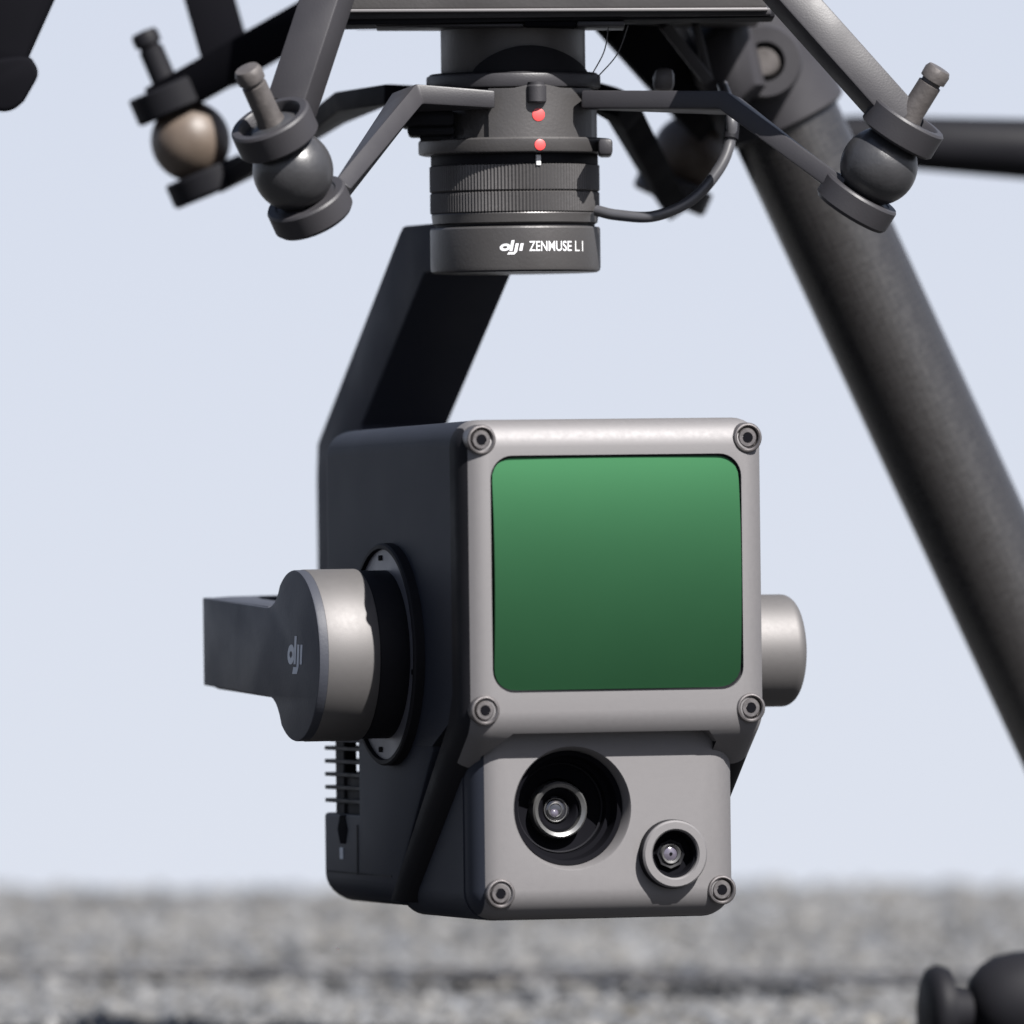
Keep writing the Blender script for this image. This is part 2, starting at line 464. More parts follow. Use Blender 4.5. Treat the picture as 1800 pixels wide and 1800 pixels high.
# front cover: rounded slab with the window pocket cut out
YS1 = onX(694, 1590, XL).y
zbot = zrow(1590, XL, 75)
YF = 6.5                                    # the lens plate sits this far behind the cover's face
def b_cover():
    """front cover in side profile: flat face, bend, then a slope that runs back under the housing"""
    zA = zrow(1248, 0, 0); rb = 8.5
    sl = math.atan2(zA - 6 - zbot, YS1 - 4)  # slope below the horizontal
    turn = math.pi / 2 - sl
    pr = [(9.0, ZT), (0.0, ZT)]
    for k in range(9):
        a = turn * k / 8
        pr.append((rb - rb * math.cos(a), zA - rb * math.sin(a)))
    y1, z1 = pr[-1]
    d = V((math.cos(sl), -math.sin(sl)))
    ln = (z1 - zbot - 1.0) / math.sin(sl)
    y2, z2 = y1 + d.x * ln, z1 + d.y * ln
    pr += [(y1 + d.x * ln * q, z1 + d.y * ln * q) for q in (0.04, 0.08, 0.12, 0.16)]
    pr += [(y2, z2), (y2 + 6.0, z2 + 0.5), (y1 + 9, z1 + 4), (9.0, zA + 4)]
    bm = b_prism(pr, YZ, XL, XR, 0)
    last = 2 + 9 + 4                         # profile points 1..last are the outer run
    es = []
    for e in bm.edges:
        a, b = e.verts
        onp = [min(range(len(pr)), key=lambda q: abs(pr[q][0] - v.co.y) + abs(pr[q][1] - v.co.z)) for v in (a, b)]
        if abs(a.co.x - b.co.x) < 1e-4:
            if 1 <= min(onp) and max(onp) <= last: es.append(e)
            if set(onp) == {0, 1}: es.append(e)
        elif onp == [1, 1]: es.append(e)
    bmesh.ops.bevel(bm, geom=es, offset=RC, segments=8, profile=0.5, affect='EDGES')
    return bm
pocket = b_prism(rrect(xw0, xw1, zw0, zw1, 5.0), XZ, -5, 2.2)
xp0, xp1 = onY(868, 1330, 3).x, onY(1262, 1330, 3).x
nose_pocket = b_prism([(xp0 - 1.5, z_lip - 60), (xp0 - 1.5, z_lip - 5), (xp0 + 4.0, z_lip), (xp1 - 2.5, z_lip), (xp1, z_lip - 2.5), (xp1, z_lip - 60)], XZ, -9, 70)
es = [e for e in nose_pocket.edges if abs(e.verts[0].co.y - e.verts[1].co.y) > 1]
fc_ = b_bool(b_cover(), [pocket, nose_pocket])
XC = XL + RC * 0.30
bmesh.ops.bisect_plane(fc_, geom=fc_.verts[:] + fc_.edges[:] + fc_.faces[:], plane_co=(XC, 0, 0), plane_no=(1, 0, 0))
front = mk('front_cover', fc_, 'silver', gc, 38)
front.data.materials.append(M['black'])  # black faces paint shade onto the left rounding and the under-slope
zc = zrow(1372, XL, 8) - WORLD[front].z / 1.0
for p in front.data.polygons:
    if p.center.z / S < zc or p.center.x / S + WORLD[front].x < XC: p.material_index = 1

# flat coated window, given a bulge so the sun's sheen fades down it
def b_window():
    bm = bmesh.new(); nx, nz = 28, 28
    c0, c1 = (xw0 + xw1) / 2, (zw0 + zw1) / 2; hx, hz = (xw1 - xw0) / 2 - 0.5, (zw1 - zw0) / 2 - 0.5
    def sup(u, v):                          # square to rounded square
        r = 4.6
        x, z = u * hx, v * hz
        ax, az = abs(x) - (hx - r), abs(z) - (hz - r)
        if ax > 0 and az > 0:
            d = math.hypot(ax, az); m = max(ax, az)
            if d > 0:
                ax, az = ax / d * m, az / d * m
                x = math.copysign(hx - r + ax, x); z = math.copysign(hz - r + az, z)
        return x, z
    g = []
    for i in range(nx + 1):
        rw = []
        for j in range(nz + 1):
            u, v = -1 + 2 * i / nx, -1 + 2 * j / nz
            x, z = sup(u, v)
            y = 1.0 - 1.85 * (1 - (z / hz) ** 2) - 0.3 * (1 - (x / hx) ** 2)
            rw.append(bm.verts.new((c0 + x, y, c1 + z)))
        g.append(rw)
    for i in range(nx):
        for j in range(nz):
            bm.faces.new((g[i][j], g[i + 1][j], g[i + 1][j + 1], g[i][j + 1]))
    ext = bmesh.ops.extrude_face_region(bm, geom=list(bm.faces))
    for v in [x for x in ext['geom'] if isinstance(x, bmesh.types.BMVert)]: v.co.y = 3.2
    return bm
win = mk('window_panel', b_window(), 'window', gc, 50)
tag(win, 'green coated sensor window')
gk = b_bool(b_prism(rrect(xw0 + 0.02, xw1 - 0.02, zw0 + 0.02, zw1 - 0.02, 4.98), XZ, 0.9, 2.19),
            [b_prism(rrect(xw0 + 0.55, xw1 - 0.55, zw0 + 0.55, zw1 - 0.55, 4.6), XZ, -1, 6)])
mk('window_gasket', gk, 'black', win, 40)

# side housing behind the cover
YB = onX(563, 900, XL).y
z_up = zrow(1262, XL, 40)
side = b_prism([(6.3, ZT - 0.02), (YB, ZT - 0.02), (YB, z_up - 6), (YS1 * 0.46, z_up - 6), (10.0, zrow(1266, XL, 8)), (6.3, zrow(1250, XL, 8))], YZ, XL + 0.02, XR - 0.02, 0)
es = []
for e in side.edges:
    a, b = e.verts[0].co, e.verts[1].co
    if min(a.z, b.z) > ZT - 1 and not (abs(a.y - 6.3) < 1e-3 and abs(b.y - 6.3) < 1e-3): es.append(e)      # top edges
    elif abs(a.y - YB) < 1e-3 and abs(b.y - YB) < 1e-3 and abs(a.z - b.z) > 1: es.append(e)                # rear uprights
bmesh.ops.bevel(side, geom=es, offset=RC, segments=8, profile=0.5, affect='EDGES')
for v in side.verts:
    if v.co.z > 150 and v.co.y > 35: v.co.z -= 1.4 * ((v.co.y - 35) / 65) ** 2
mk('side_housing', side, 'dark', gc, 38)

# lower rear housing: slanted front, notch for the heat sink, connector block
YN = onX(629, 1370, XL).y
zn0, zn1 = zrow(1428, XL, YB), zrow(1312, XL, YB)
YS0 = 9.5
pl = [(YS1 * 0.46, z_up - 7), (YS1 * 0.46, z_up + 8), (YN, z_up + 8), (YN, zn0 - 0.0), (YB + 0.3, zn0), (YB + 0.3, zbot), (YS1 + 3, zbot)]
lower = b_prism(pl, YZ, XL + 0.1, XR - 0.1, 0)
es = []
for e in lower.edges:
    mid = (e.verts[0].co + e.verts[1].co) / 2
    if abs(e.verts[0].co.x - e.verts[1].co.x) < 1e-3 and mid.z < zbot + 1: es.append(e)
for e in lower.edges:
    mid = (e.verts[0].co + e.verts[1].co) / 2
    if e not in es and abs(mid.z - zbot) < 1: es.append(e)
bmesh.ops.bevel(lower, geom=es, offset=6.3, segments=7, profile=0.5, affect='EDGES')
bevel(lower, 0.8, 2, 40)
lowh = mk('lower_housing', lower, 'dark', gc, 38)
# seams, port on the connector block
yq0, yq1 = onX(573, 1536, XL).y, onX(688, 1536, XL).y
mk('seam', b_box(XL - 0.03, XL + 0.3, yq1, yq0, zrow(1538, XL, 75), zrow(1535, XL, 75)), 'black', lowh)
yq = onX(628, 1500, XL).y
mk('seam', b_box(XL - 0.03, XL + 0.3, yq - 0.5, yq + 0.5, zrow(1538, XL, 80), zrow(1450, XL, 80)), 'black', lowh)
pc = onX(602, 1458, XL)
mk('port', b_lathe([(0.0, -0.08), (3.6, -0.08), (3.8, 0.4), (0, 0.4)], (XL, pc.y, pc.z), (1, 0, 0), 6), 'void', lowh)
pc = onX(600, 1500, XL)
mk('port_mark', b_box(XL - 0.05, XL + 0.2, pc.y - 1.2, pc.y + 1.2, pc.z - 1.3, pc.z + 1.3, 0.1, 1), 'grey', lowh)

# heat sink fins
for k in range(5):
    z = zrow(1316 + 23 * k, XL, 92)
    mk('cooling_fin', b_box(XL + 0.3, XL + 9.5, YN - 1, YB, z - 0.45, z + 0.45, 0.12, 1), 'fin', gc)
ya, yb_ = onX(598, 1370, XL + 2).y, onX(613, 1370, XL + 2).y
mk('fin_post', b_box(XL + 0.9, XL + 4.0, yb_, ya, zn0 - 1, zn1 + 3, 0.3, 1), 'black', gc)
mk('fin_block', b_box(XL + 1.5, XL + 6.0, YN - 0.5, yb_ + 0.6, zn0 - 1, zrow(1362, XL, 90), 0.2, 1), 'black', gc)

# lens nose: narrower block set back under the cover
xn0, xn1 = onY(834, 1450, YF).x, onY(1288, 1450, YF + 4).x
znb = zrow(1613, 0, YF + 6)
RN = 6.4
nose = bmesh.new(); bmesh.ops.create_cube(nose, size=1)
for v in nose.verts:
    v.co = V((xn0 if v.co.x < 0 else xn1, YF if v.co.y < 0 else 56.0, znb if v.co.z < 0 else z_lip + 7))
es = [e for e in nose.edges if not all(abs(v.co.z - (z_lip + 7)) < 1e-3 for v in e.verts) and not all(abs(v.co.y - 56) < 1e-3 for v in e.verts)]
bmesh.ops.bevel(nose, geom=es, offset=RN, segments=8, profile=0.5, affect='EDGES')
L1 = onY(1006, 1421, YF); r1 = 108 * mmpp(L1)
L2 = onY(1180, 1501, YF); r2 = 64 * mmpp(L2)
def b_hole(): return b_lathe([(r1 + 0.6, -4), (r1 + 0.15, -0.01), (r1 - 0.2, 0.5), (r1 - 1.1, 4.5), (r1 - 1.1, 16)], L1, (0, 1, 0), 96)
def b_hole2(): return b_lathe([(r2 * 0.72, -4), (r2 * 0.72, 9)], L2, (0, 1, 0), 64)
nbm = b_bool(nose, [b_hole(), b_hole2()])
XN = xn0 + RN * 0.42
bmesh.ops.bisect_plane(nbm, geom=nbm.verts[:] + nbm.edges[:] + nbm.faces[:], plane_co=(XN, 0, 0), plane_no=(1, 0, 0))
lh = mk('lens_housing', nbm, 'silver', gc, 36)
lh.data.materials.append(M['dark'])  # dark faces paint shade onto the nose's left rounding
for p in lh.data.polygons:
    q = p.center / S + WORLD[lh]
    if q.x < XN: p.material_index = 1
# dark rear sleeve of the nose
sl_ = b_box(xn0 - 0.25, xn1 + 0.25, YF + RN + 1.0, 60, znb - 0.2, z_lip + 5, 0)
es = [e for e in sl_.edges if abs(e.verts[0].co.y - e.verts[1].co.y) > 1 and e.verts[0].co.z < z_lip]
bmesh.ops.bevel(sl_, geom=es, offset=RN, segments=8, profile=0.5, affect='EDGES')
mk('nose_sleeve', b_bool(sl_, [b_hole(), b_hole2()]), 'dark', gc, 38)

# main lens
ml = empty('main_lens', L1 + V((0, 6, 0)), gc)
mk('lens_barrel', b_lathe([(r1 - 0.95, 3.0), (r1 - 1.9, 3.5), (r1 - 2.2, 7.0), (r1 - 3.2, 7.2), (r1 - 3.4, 9.5), (6.4, 10.5), (6.4, 13), (r1 - 1.15, 13)],
                          L1, (0, 1, 0), 96, True), 'void', ml, 30)
mk('lens_step', b_lathe([(r1 - 3.3, 8.9), (r1 - 3.6, 8.6), (r1 - 3.9, 8.9), (r1 - 3.6, 9.6)], L1, (0, 1, 0), 96, True), 'black', ml, 40)
c1 = L1 + V((-0.4, 0, -0.5))
mk('lens_ring', b_lathe([(6.2, 7.4), (5.8, 7.0), (5.0, 7.5), (4.8, 9.5), (6.4, 11)], c1, (0, 1, 0), 72, True), 'ring', ml, 40)
mk('lens_tube', b_lathe([(4.75, 8.6), (4.2, 8.6), (3.1, 9.8), (3.0, 12), (4.75, 12)], c1, (0, 1, 0), 64, True), 'void', ml, 40)
mk('lens_glass', b_lathe([(0, 9.0), (0.8, 9.05), (1.6, 9.25), (2.4, 9.6), (3.05, 10.1), (3.05, 11.5), (0, 11.5)], c1, (0, 1, 0), 48), 'glass', ml, 60)
for (ra, hh, ox) in ((2.55, 9.35, -0.35), (1.5, 9.0, -0.55)):
    mk('lens_element_ring', b_lathe([(ra + 0.13, hh), (ra, hh - 0.1), (ra - 0.13, hh), (ra, hh + 0.4)], c1 + V((ox, 0, 0)), (0, 1, 0), 48, True), 'ring', ml, 60)
gl = c1 + V((-0.75, 8.75, -0.75))
mk('lens_inner_glass', b_lathe([(0, -0.1), (0.55, 0.0), (0.95, 0.25), (1.05, 0.6), (0, 0.7)], gl, (0, 1, 0), 32), 'glass2', ml, 60)

# small lens: proud bezel
sml = empty('small_lens', L2, gc)
PR = -3.0
mk('lens_bezel', b_lathe([(r2 * 0.90, PR + 1.0), (r2 * 0.93, PR + 0.9), (r2 * 0.93, PR + 0.4), (r2 * 0.88, PR), (r2 * 0.70, PR), (r2 * 0.655, PR + 0.4), (r2 * 0.64, 6), (r2 * 0.70, 7)],
                         L2, (0, 1, 0), 72, True), 'silver', sml, 30)
mk('bezel_shade_wall', b_lathe([(r2 * 0.95, 0.3), (r2 * 0.95, PR + 1.2), (r2 * 0.90, PR + 0.95), (r2 * 0.72, PR + 0.95), (r2 * 0.72, 0.3)], L2, (0, 1, 0), 72, True), 'black', sml, 30)  # black wall paints in the shade on the bezel's side
mk('lens_barrel', b_lathe([(r2 * 0.645, PR + 1.3), (r2 * 0.60, PR + 1.6), (r2 * 0.58, 1.2), (r2 * 0.30, 1.4), (r2 * 0.30, 6), (r2 * 0.645, 6)], L2, (0, 1, 0), 64, True), 'void', sml, 30)
mk('lens_ring', b_lathe([(r2 * 0.44, 0.9), (r2 * 0.40, 0.3), (r2 * 0.33, 0.5), (r2 * 0.31, 1.4), (r2 * 0.44, 1.6)], L2, (0, 1, 0), 8, True), 'fin', sml, 30)
mk('lens_retainer', b_lathe([(r2 * 0.30, 0.4), (r2 * 0.26, 0.0), (r2 * 0.20, 0.4), (r2 * 0.20, 1.5), (r2 * 0.30, 1.5)], L2, (0, 1, 0), 32, True), 'ring', sml, 40)
mk('lens_glass', b_lathe([(0, 0.2), (r2 * 0.1, 0.25), (r2 * 0.19, 0.6), (r2 * 0.19, 1.6), (0, 1.6)], L2, (0, 1, 0), 32), 'glass2', sml, 60)
mk('lens_pupil', b_lathe([(0, 0.05), (r2 * 0.045, 0.1), (r2 * 0.05, 0.4), (0, 0.5)], L2, (0, 1, 0), 16), 'void', sml, 60)

# screws with hexagonal sockets
def screw_proto(p):
    r = 26.5 * 0.1235
    e = empty('screw', p, gc)
    mk('screw_head', b_lathe([(r, 6.5), (r, -0.1), (r * 0.93, -0.4), (r * 0.84, -0.45), (r * 0.76, -0.2), (r * 0.72, 0.7), (r * 0.66, 0.8), (r * 0.64, 0.1),
                              (r * 0.58, -0.15), (r * 0.36, -0.15), (r * 0.33, 1.3), (0, 1.4)], p, (0, 1, 0), 40), 'screw', e, 28)
    mk('hex_socket', b_lathe([(r * 0.36, -0.20), (r * 0.33, -0.18), (r * 0.30, 0.9), (0, 1.1)], p, (0, 1, 0), 6), 'void', e, 20)
    return e
proto = None
for (px, py, y) in ((846, 773, 0), (1314, 769, 0), (853, 1249, 0), (1320, 1244, 0), (880, 1571, YF), (1269, 1564, YF)):
    p = onY(px, py, y)
    if proto is None: proto = screw_proto(p)
    else: copy_tree(proto, p, gc)

# pitch motor on the left with the roll arm that wraps to the back
PM = onX(688, 1150, XL)
R0 = 151 * mmpp(PM)
pm = empty('pitch_motor', PM, gc)
XO = XL - 21.2
mk('washer', b_lathe([(0, 0.2), (23.4, 0.2), (23.6, -0.3), (23.6, -1.2), (23.2, -1.5), (R0 + 0.2, -1.5), (0, -1.5)], PM, (1, 0, 0), 96), 'washer', pm, 30)
mk('washer_rim', b_lathe([(24.6, 0.1), (24.6, -2.0), (24.2, -2.4), (23.4, -2.4), (23.2, -2.0), (23.2, 0.1)], PM, (1, 0, 0), 96, True), 'black', pm, 30)
for a in (84, 190, -80):
    q = PM + V((-1.55, 21.4 * math.cos(math.radians(a)), 21.4 * math.sin(math.radians(a))))
    mk('washer_slot', b_box(q.x - 0.2, q.x + 0.5, q.y - 1.2, q.y + 1.2, q.z - 0.6, q.z + 0.6, 0.1, 1), 'void', pm)
mk('motor_shadow_band', b_lathe(cyl(R0 - 0.4, -8.6, -1.0, 0.5), PM, (1, 0, 0), 96), 'black', pm, 30)  # black band paints the housing's shadow onto the motor's inner end
mk('motor_shell', b_lathe(cyl(R0, -20.35, -8.4, 0.2), PM, (1, 0, 0), 128), 'motor', pm, 30)
# cap and neck outline in (y, z)
nh = 9.9
yE = onX(357, 1140, XO).y
a0 = math.degrees(math.asin((nh + 2.0) / R0))
out = [(PM.y + (R0 - 0.1) * math.cos(math.radians(a)), PM.z + (R0 - 0.1) * math.sin(math.radians(a))) for a in np.linspace(a0 + 16, 360 - a0 - 16, 72)]
ca = out[-1]; cb = out[0]
yn = PM.y + R0 * math.cos(math.radians(a0)) + 5.0
def quad(p, c, q, n=7):
    return [((1 - t) ** 2 * p[0] + 2 * t * (1 - t) * c[0] + t * t * q[0], (1 - t) ** 2 * p[1] + 2 * t * (1 - t) * c[1] + t * t * q[1]) for t in np.linspace(0, 1, n)][1:]
NS = 0.036
rise = lambda y: NS * (y - PM.y)
lowc = quad(ca, (yn - 5.5, PM.z - nh + 0.2 + rise(yn)), (yn + 1.5, PM.z - nh + rise(yn)))
topc = quad((yn + 1.5, PM.z + nh + rise(yn)), (yn - 5.5, PM.z + nh - 0.2 + rise(yn)), cb)[:-1]
outline = out + lowc + [(yE - 4, PM.z - nh + rise(yE)), (yE - 4, PM.z + nh + rise(yE)), (yn + 1.5, PM.z + nh + rise(yn))] + topc
capb = b_prism(outline, YZ, XO - 1.2, XO + 0.95, 0)
es = [e for e in capb.edges if all(abs(v.co.x - (XO - 1.2)) < 1e-3 for v in e.verts)]
bmesh.ops.bevel(capb, geom=es, offset=0.4, segments=2, profile=0.5, affect='EDGES')
cap = mk('motor_cap', capb, 'cap', pm, 30)
# roll arm: thick strap that runs back from the cap and turns behind the housing
armp = [V((XO + 4.2, yn + 2, PM.z)), V((XO + 4.2, yE - 13, PM.z)), V((XO + 5.2, yE - 7.5, PM.z)), V((XO + 9.0, yE - 3.6, PM.z)), V((XO + 14, yE - 2.4, PM.z)), V((XO + 34, yE + 2, PM.z)), V((2, yE + 6, PM.z))]
for q in armp: q.z += rise(q.y)
mk('roll_arm', b_sweep(armp, rect(10.0, 2 * nh + 0.6), (0, 0, 1), 0.7, 2), 'cap', gc, 30)
# maker's mark on the cap
def cap_fn(u, v, a):
    q = onX(520, 1152, XO - 1.2)
    return V((XO - 1.23 - a, q.y - (u - 0.75) * 8.2, q.z + (v - 0.48) * 8.2 * 1.0))
mk('logo', poly_mesh(logo_polys(), cap_fn, 0.06), 'grey', cap)

# right pivot knob
RK = 98 * 0.128
KX0, KX1 = XR - 2, onY(1391, 1143, PM.y).x
kz = zrow(1143, KX1, PM.y)
kp = [(RK, 0)] + [(RK, KX1 - KX0 - 2.6)] + [(RK - 2.6 + 2.6 * math.cos(math.radians(a)), KX1 - KX0 - 2.6 + 2.6 * math.sin(math.radians(a))) for a in (15, 30, 45, 60, 75, 90)]
mk('pivot_knob', b_lathe(kp, (KX0, PM.y, kz), (1, 0, 0), 96), 'motor', gc, 40)

# swing arm up to the yaw motor, roll motor behind the housing
YA = onY(906, 440, 66)                       # yaw axis
AX, AY = YA.x, 66.0
def px_y(px, py, x): return onX(px, py, x).y
xa0 = AX - 10.6; xa1 = AX + 10.4
yt_b = px_y(702, 402, xa0); yt_f = px_y(745, 481, xa0)
yl_b = px_y(557, 775, xa0); yl_f = px_y(634, 748, xa0)
zt_b = zrow(398, xa0, yt_b); zt_f = zrow(480, xa0, yt_f); zl_b = zrow(778, xa0, yl_b); zl_f = zrow(748, xa0, yl_f)
sa = [(AY + 6, zt_b), (yt_b - 2.2, zt_b), (yt_b + 0.6, zt_b - 1.6), (yl_b, zl_b), (yl_b + 1.2, zl_b - 8), (yl_b + 1.2, PM.z - 12), (yl_f - 4, PM.z - 12), (yl_f - 4, zl_f - 12), (yl_f, zl_f), (yt_f, zt_f), (AY + 6, zt_f)]
mk('swing_arm', b_prism(sa, YZ, xa0, xa1, 0.7, 2), 'arm', gc, 30)
mk('roll_motor', b_lathe(cyl(17.5, yE - 2, yl_f - 2, 1.2), (AX, 0, PM.z), (0, 1, 0), 72), 'black', gc, 30)

def rpx(px): return px * mmpp(YA)
zr = lambda py: zrow(py, AX, AY)
AO = V((AX, AY, 0)); UP = (0, 0, 1)
ym = empty('yaw_motor', (AX, AY, zr(480)), gc)
def ring(name, prof, m='yaw', par=None, seg=128, kn=None, ang=30):
    return mk(name, b_lathe(prof, AO, UP, seg, False, kn), m, par, ang)
ring('motor_housing', [(rpx(143), zr(480)), (rpx(148), zr(477)), (rpx(149.5), zr(471)), (rpx(149.5), zr(404)), (rpx(147.5), zr(401)), (rpx(140), zr(400))], 'yaw', ym)
ring('motor_gap', cyl(rpx(140), zr(402), zr(393), 0.1), 'black', ym)
ring('base_ring', [(rpx(140), zr(396)), (rpx(145), zr(393)), (rpx(147), zr(378)), (rpx(146), zr(376))], 'yaw', ym)
ring('grip_ring', [(rpx(144), zr(377)), (rpx(149), zr(374)), (rpx(149), zr(341)), (rpx(146), zr(339))], 'yaw', ym, 300, 0.22)
ring('grip_ring', [(rpx(146), zr(339.5)), (rpx(149.5), zr(336)), (rpx(149.5), zr(293)), (rpx(145), zr(290))], 'yaw', ym, 300, 0.22)
ring('neck_ring', cyl(rpx(147), zr(292), zr(270), 0.2), 'black', ym)
# print on the yaw motor, wrapped round the housing
RH = rpx(149.5)
cen_px = 905.0
def wrap(px, py, lift):
    s = max(-0.98, min(0.98, (px - 906) / 149.5)); b = math.asin(s)
    d = -FWD.copy(); d.z = 0; d.normalize()
    n = d * math.cos(b) + RGH * math.sin(b)
    z = zr(py)
    return V((AX, AY, z)) + n * (RH + lift)
def logo_fn(u, v, a): return wrap(878 + u * 30.5, 450 - v * 24.5, 0.03 + a)
mk('logo', poly_mesh(logo_polys(), logo_fn, 0.05), 'white', ym, 60)
def wrapped_text(name, body, px0, px1, py0, py1, m, off):
    bm = text_bm(body, 1.0, off)
    bmesh.ops.subdivide_edges(bm, edges=[e for e in bm.edges if e.calc_length() > 0.4], cuts=2)
    xs = [v.co.x for v in bm.verts]; ys = [v.co.y for v in bm.verts]
    x0, x1, y0, y1 = min(xs), max(xs), min(ys), max(ys)
    for v in bm.verts:
        v.co = wrap(px0 + (v.co.x - x0) / (x1 - x0) * (px1 - px0), py1 - (v.co.y - y0) / (y1 - y0) * (py1 - py0), 0.07)
    return mk(name, bm, m, ym, 60)
wrapped_text('lettering', 'ZENMUSE', 930, 1004, 427, 445, 'white', 0.012)
wrapped_text('lettering', 'L1', 1010, 1024, 427, 445, 'greyp', 0.0)

# ================================================================== DRONE (only what hangs into the picture)
dr = empty('drone', (AX, 120, 31))
tag(dr, 'dark grey drone underside with rubber dampers, mounting frame and landing leg', 'drone')

# gimbal port: the stack above the yaw motor
gp_ = empty('gimbal_port', (AX, AY, zr(272)), dr)
ring('lock_ring', [(rpx(160), zr(273)), (rpx(167), zr(271)), (rpx(168.5), zr(268)), (rpx(168.5), zr(249)), (rpx(166), zr(246)), (rpx(150), zr(245))], 'yaw', gp_)
ring('port_body', [(rpx(146), zr(246)), (rpx(146), zr(190)), (rpx(140), zr(160))], 'yaw', gp_)
ring('port_flange', cyl(rpx(153), zr(158), zr(133), 0.5), 'frame', gp_)
ring('port_flange', cyl(rpx(148), zr(140), zr(130), 0.4), 'black', gp_)
ring('port_tube', cyl(rpx(127), zr(134), zr(-40), 0.2), 'yaw', gp_)
# arched cast shadow on the tube, built as a thin black piece
bm = bmesh.new()
g = []
for i in range(25):
    u = -1 + 2 * i / 24
    px = 934 + u * 99
    b = math.asin(max(-0.985, min(0.985, (px - 906) / 129.5)))
    d = -FWD.copy(); d.z = 0; d.normalize(); n = d * math.cos(b) + RGH * math.sin(b)
    zz = 134 - 49 * max(0.0, 1 - abs(u) ** 2.0) ** 0.75
    g.append([bm.verts.new(V((AX, AY, zr(q))) + n * (rpx(128.5) + l)) for q, l in ((136, 0), (136, 1.0), (zz, 1.0), (zz, 0))])
for A, B in zip(g[:-1], g[1:]):
    for i in range(4): bm.faces.new((A[i], A[(i + 1) % 4], B[(i + 1) % 4], B[i]))
mk('tube_shadow_arch', bm, 'black', gp_, 30)
# front clamp block with screw and red marks
def front_n(b=0.0):
    d = -FWD.copy(); d.z = 0; d.normalize(); return d * math.cos(b) + RGH * math.sin(b)

def shell(name, px0, px1, topfn, botfn, r0, r1, m, par, n=20, ang=30):
    """piece of a cylinder wall round the yaw axis between two pixel columns"""
    bm = bmesh.new(); g = []
    for i in range(n + 1):
        px = px0 + (px1 - px0) * i / n
        nn = front_n(math.asin(max(-0.985, min(0.985, (px - 906) / r1))))
        t, b = zr(topfn(px)), zr(botfn(px))
        g.append([bm.verts.new(V((AX, AY, z)) + nn * rpx(r)) for z, r in ((b, r0), (b, r1), (t, r1), (t, r0))])
    for A, B in zip(g[:-1], g[1:]):
        for k in range(4): bm.faces.new((A[k], A[(k + 1) % 4], B[(k + 1) % 4], B[k]))
    bm.faces.new(g[0]); bm.faces.new(g[-1][::-1])
    return mk(name, bm, m, par, ang)
shell('clamp_block', 862, 1042, lambda p: 160 - 9 * max(0, 1 - abs((p - 948) / 42)), lambda p: 245.5, 138, 154, 'yaw', gp_)
q0 = V((AX, AY, zr(186))) + front_n(math.asin(40 / 154)) * rpx(154)
mk('clamp_screw', b_lathe([(0, 0), (2.0, 0), (2.2, 0.3), (2.2, 3.6), (1.9, 4.0), (1.9, 4.6), (0, 4.6)], q0, UP, 28), 'frame', gp_, 30)
def dot(px, py, r, rad_px, m, name, sx=1.0):
    n = front_n(math.asin((px - 906) / rad_px)); p = V((AX, AY, zr(py))) + n * (rpx(rad_px) - 0.4)
    return mk(name, b_lathe([(0, 0), (r, 0), (r, 0.5), (r * 0.8, 0.6), (0, 0.6)], p, n, 24), m, gp_, 30)
dot(949, 207, 1.45, 154, 'red', 'red_dot')
dot(951, 260, 1.25, 168.5, 'red', 'red_dot')
n_ = front_n(math.asin(42 / 150)); p_ = V((AX, AY, zr(286))) + n_ * (rpx(149.5))
mk('white_mark', b_box(p_.x - 0.55, p_.x + 0.55, p_.y - 0.3, p_.y + 0.6, p_.z - 1.2, p_.z + 1.2, 0.1, 1), 'greyp', gp_)
# stepped release lever on the left of the port
lv = empty('release_lever', Pd(745, 215, 62), gp_)
lv.parent = dr; lv.location = (WORLD[lv] - WORLD[dr]) * S
def camk(name, px0, px1, py0, py1, d0, d1, m, par, r=0.6):
    """block whose faces follow the view axis: pixel box at depth d0, thickness to d1"""
    c0, c1 = Pd(px0, py1, d0), Pd(px1, py0, d0); k = (c1 - c0); wd = k.dot(RGT); ht = k.z; f = FWD.copy(); f.z = 0; f.normalize()
    bm = bmesh.new(); bmesh.ops.create_cube(bm, size=1)
    for v in bm.verts:
        v.co = c0 + RGT * (wd if v.co.x > 0 else 0) + V((0, 0, ht if v.co.z > 0 else 0)) + f * ((d1 - d0) if v.co.y > 0 else 0)
    bevel(bm, r, 2)
    return mk(name, bm, m, par, 30)
camk('lever_plate', 702, 800, 192, 222, 52, 76, 'black', lv, 1.2)
camk('lever_plate', 716, 800, 220, 238, 54, 74, 'black', lv, 0.9)
camk('lever_plate', 738, 800, 236, 247, 56, 74, 'black', lv, 0.5)
camk('lever_tab', 1052, 1077, 243, 272, 50, 72, 'frame', lv, 0.8)
camk('lever_tab', 722, 790, 150, 164, 56, 90, 'black', lv, 0.6)

# belly plate, the lip's highlight added as a silver strip
bp = empty('belly_plate', Pd(970, 20, 40), dr)
def plank(name, a, b, h, depth, m, par, r=0.4):
    """bar whose lower front edge runs a -> b, height h, going back depth"""
    f = FWD.copy(); f.z = 0; f.normalize(); bm = bmesh.new()
    vs = [bm.verts.new(p + f * dd + V((0, 0, hh))) for p in (a, b) for dd, hh in ((0, 0), (depth, 0), (depth, h), (0, h))]
    A, B = vs[:4], vs[4:]
    bm.faces.new(A); bm.faces.new(B[::-1])
    for k in range(4): bm.faces.new((A[k], A[(k + 1) % 4], B[(k + 1) % 4], B[k]))
    bmesh.ops.recalc_face_normals(bm, faces=bm.faces); bevel(bm, r, 3)
    return mk(name, bm, m, par, 30)
plank('plate_edge', Pd(588, 44, 42), Pd(1362, 30, 50), 2.0, 26, 'black', bp, 0.3)
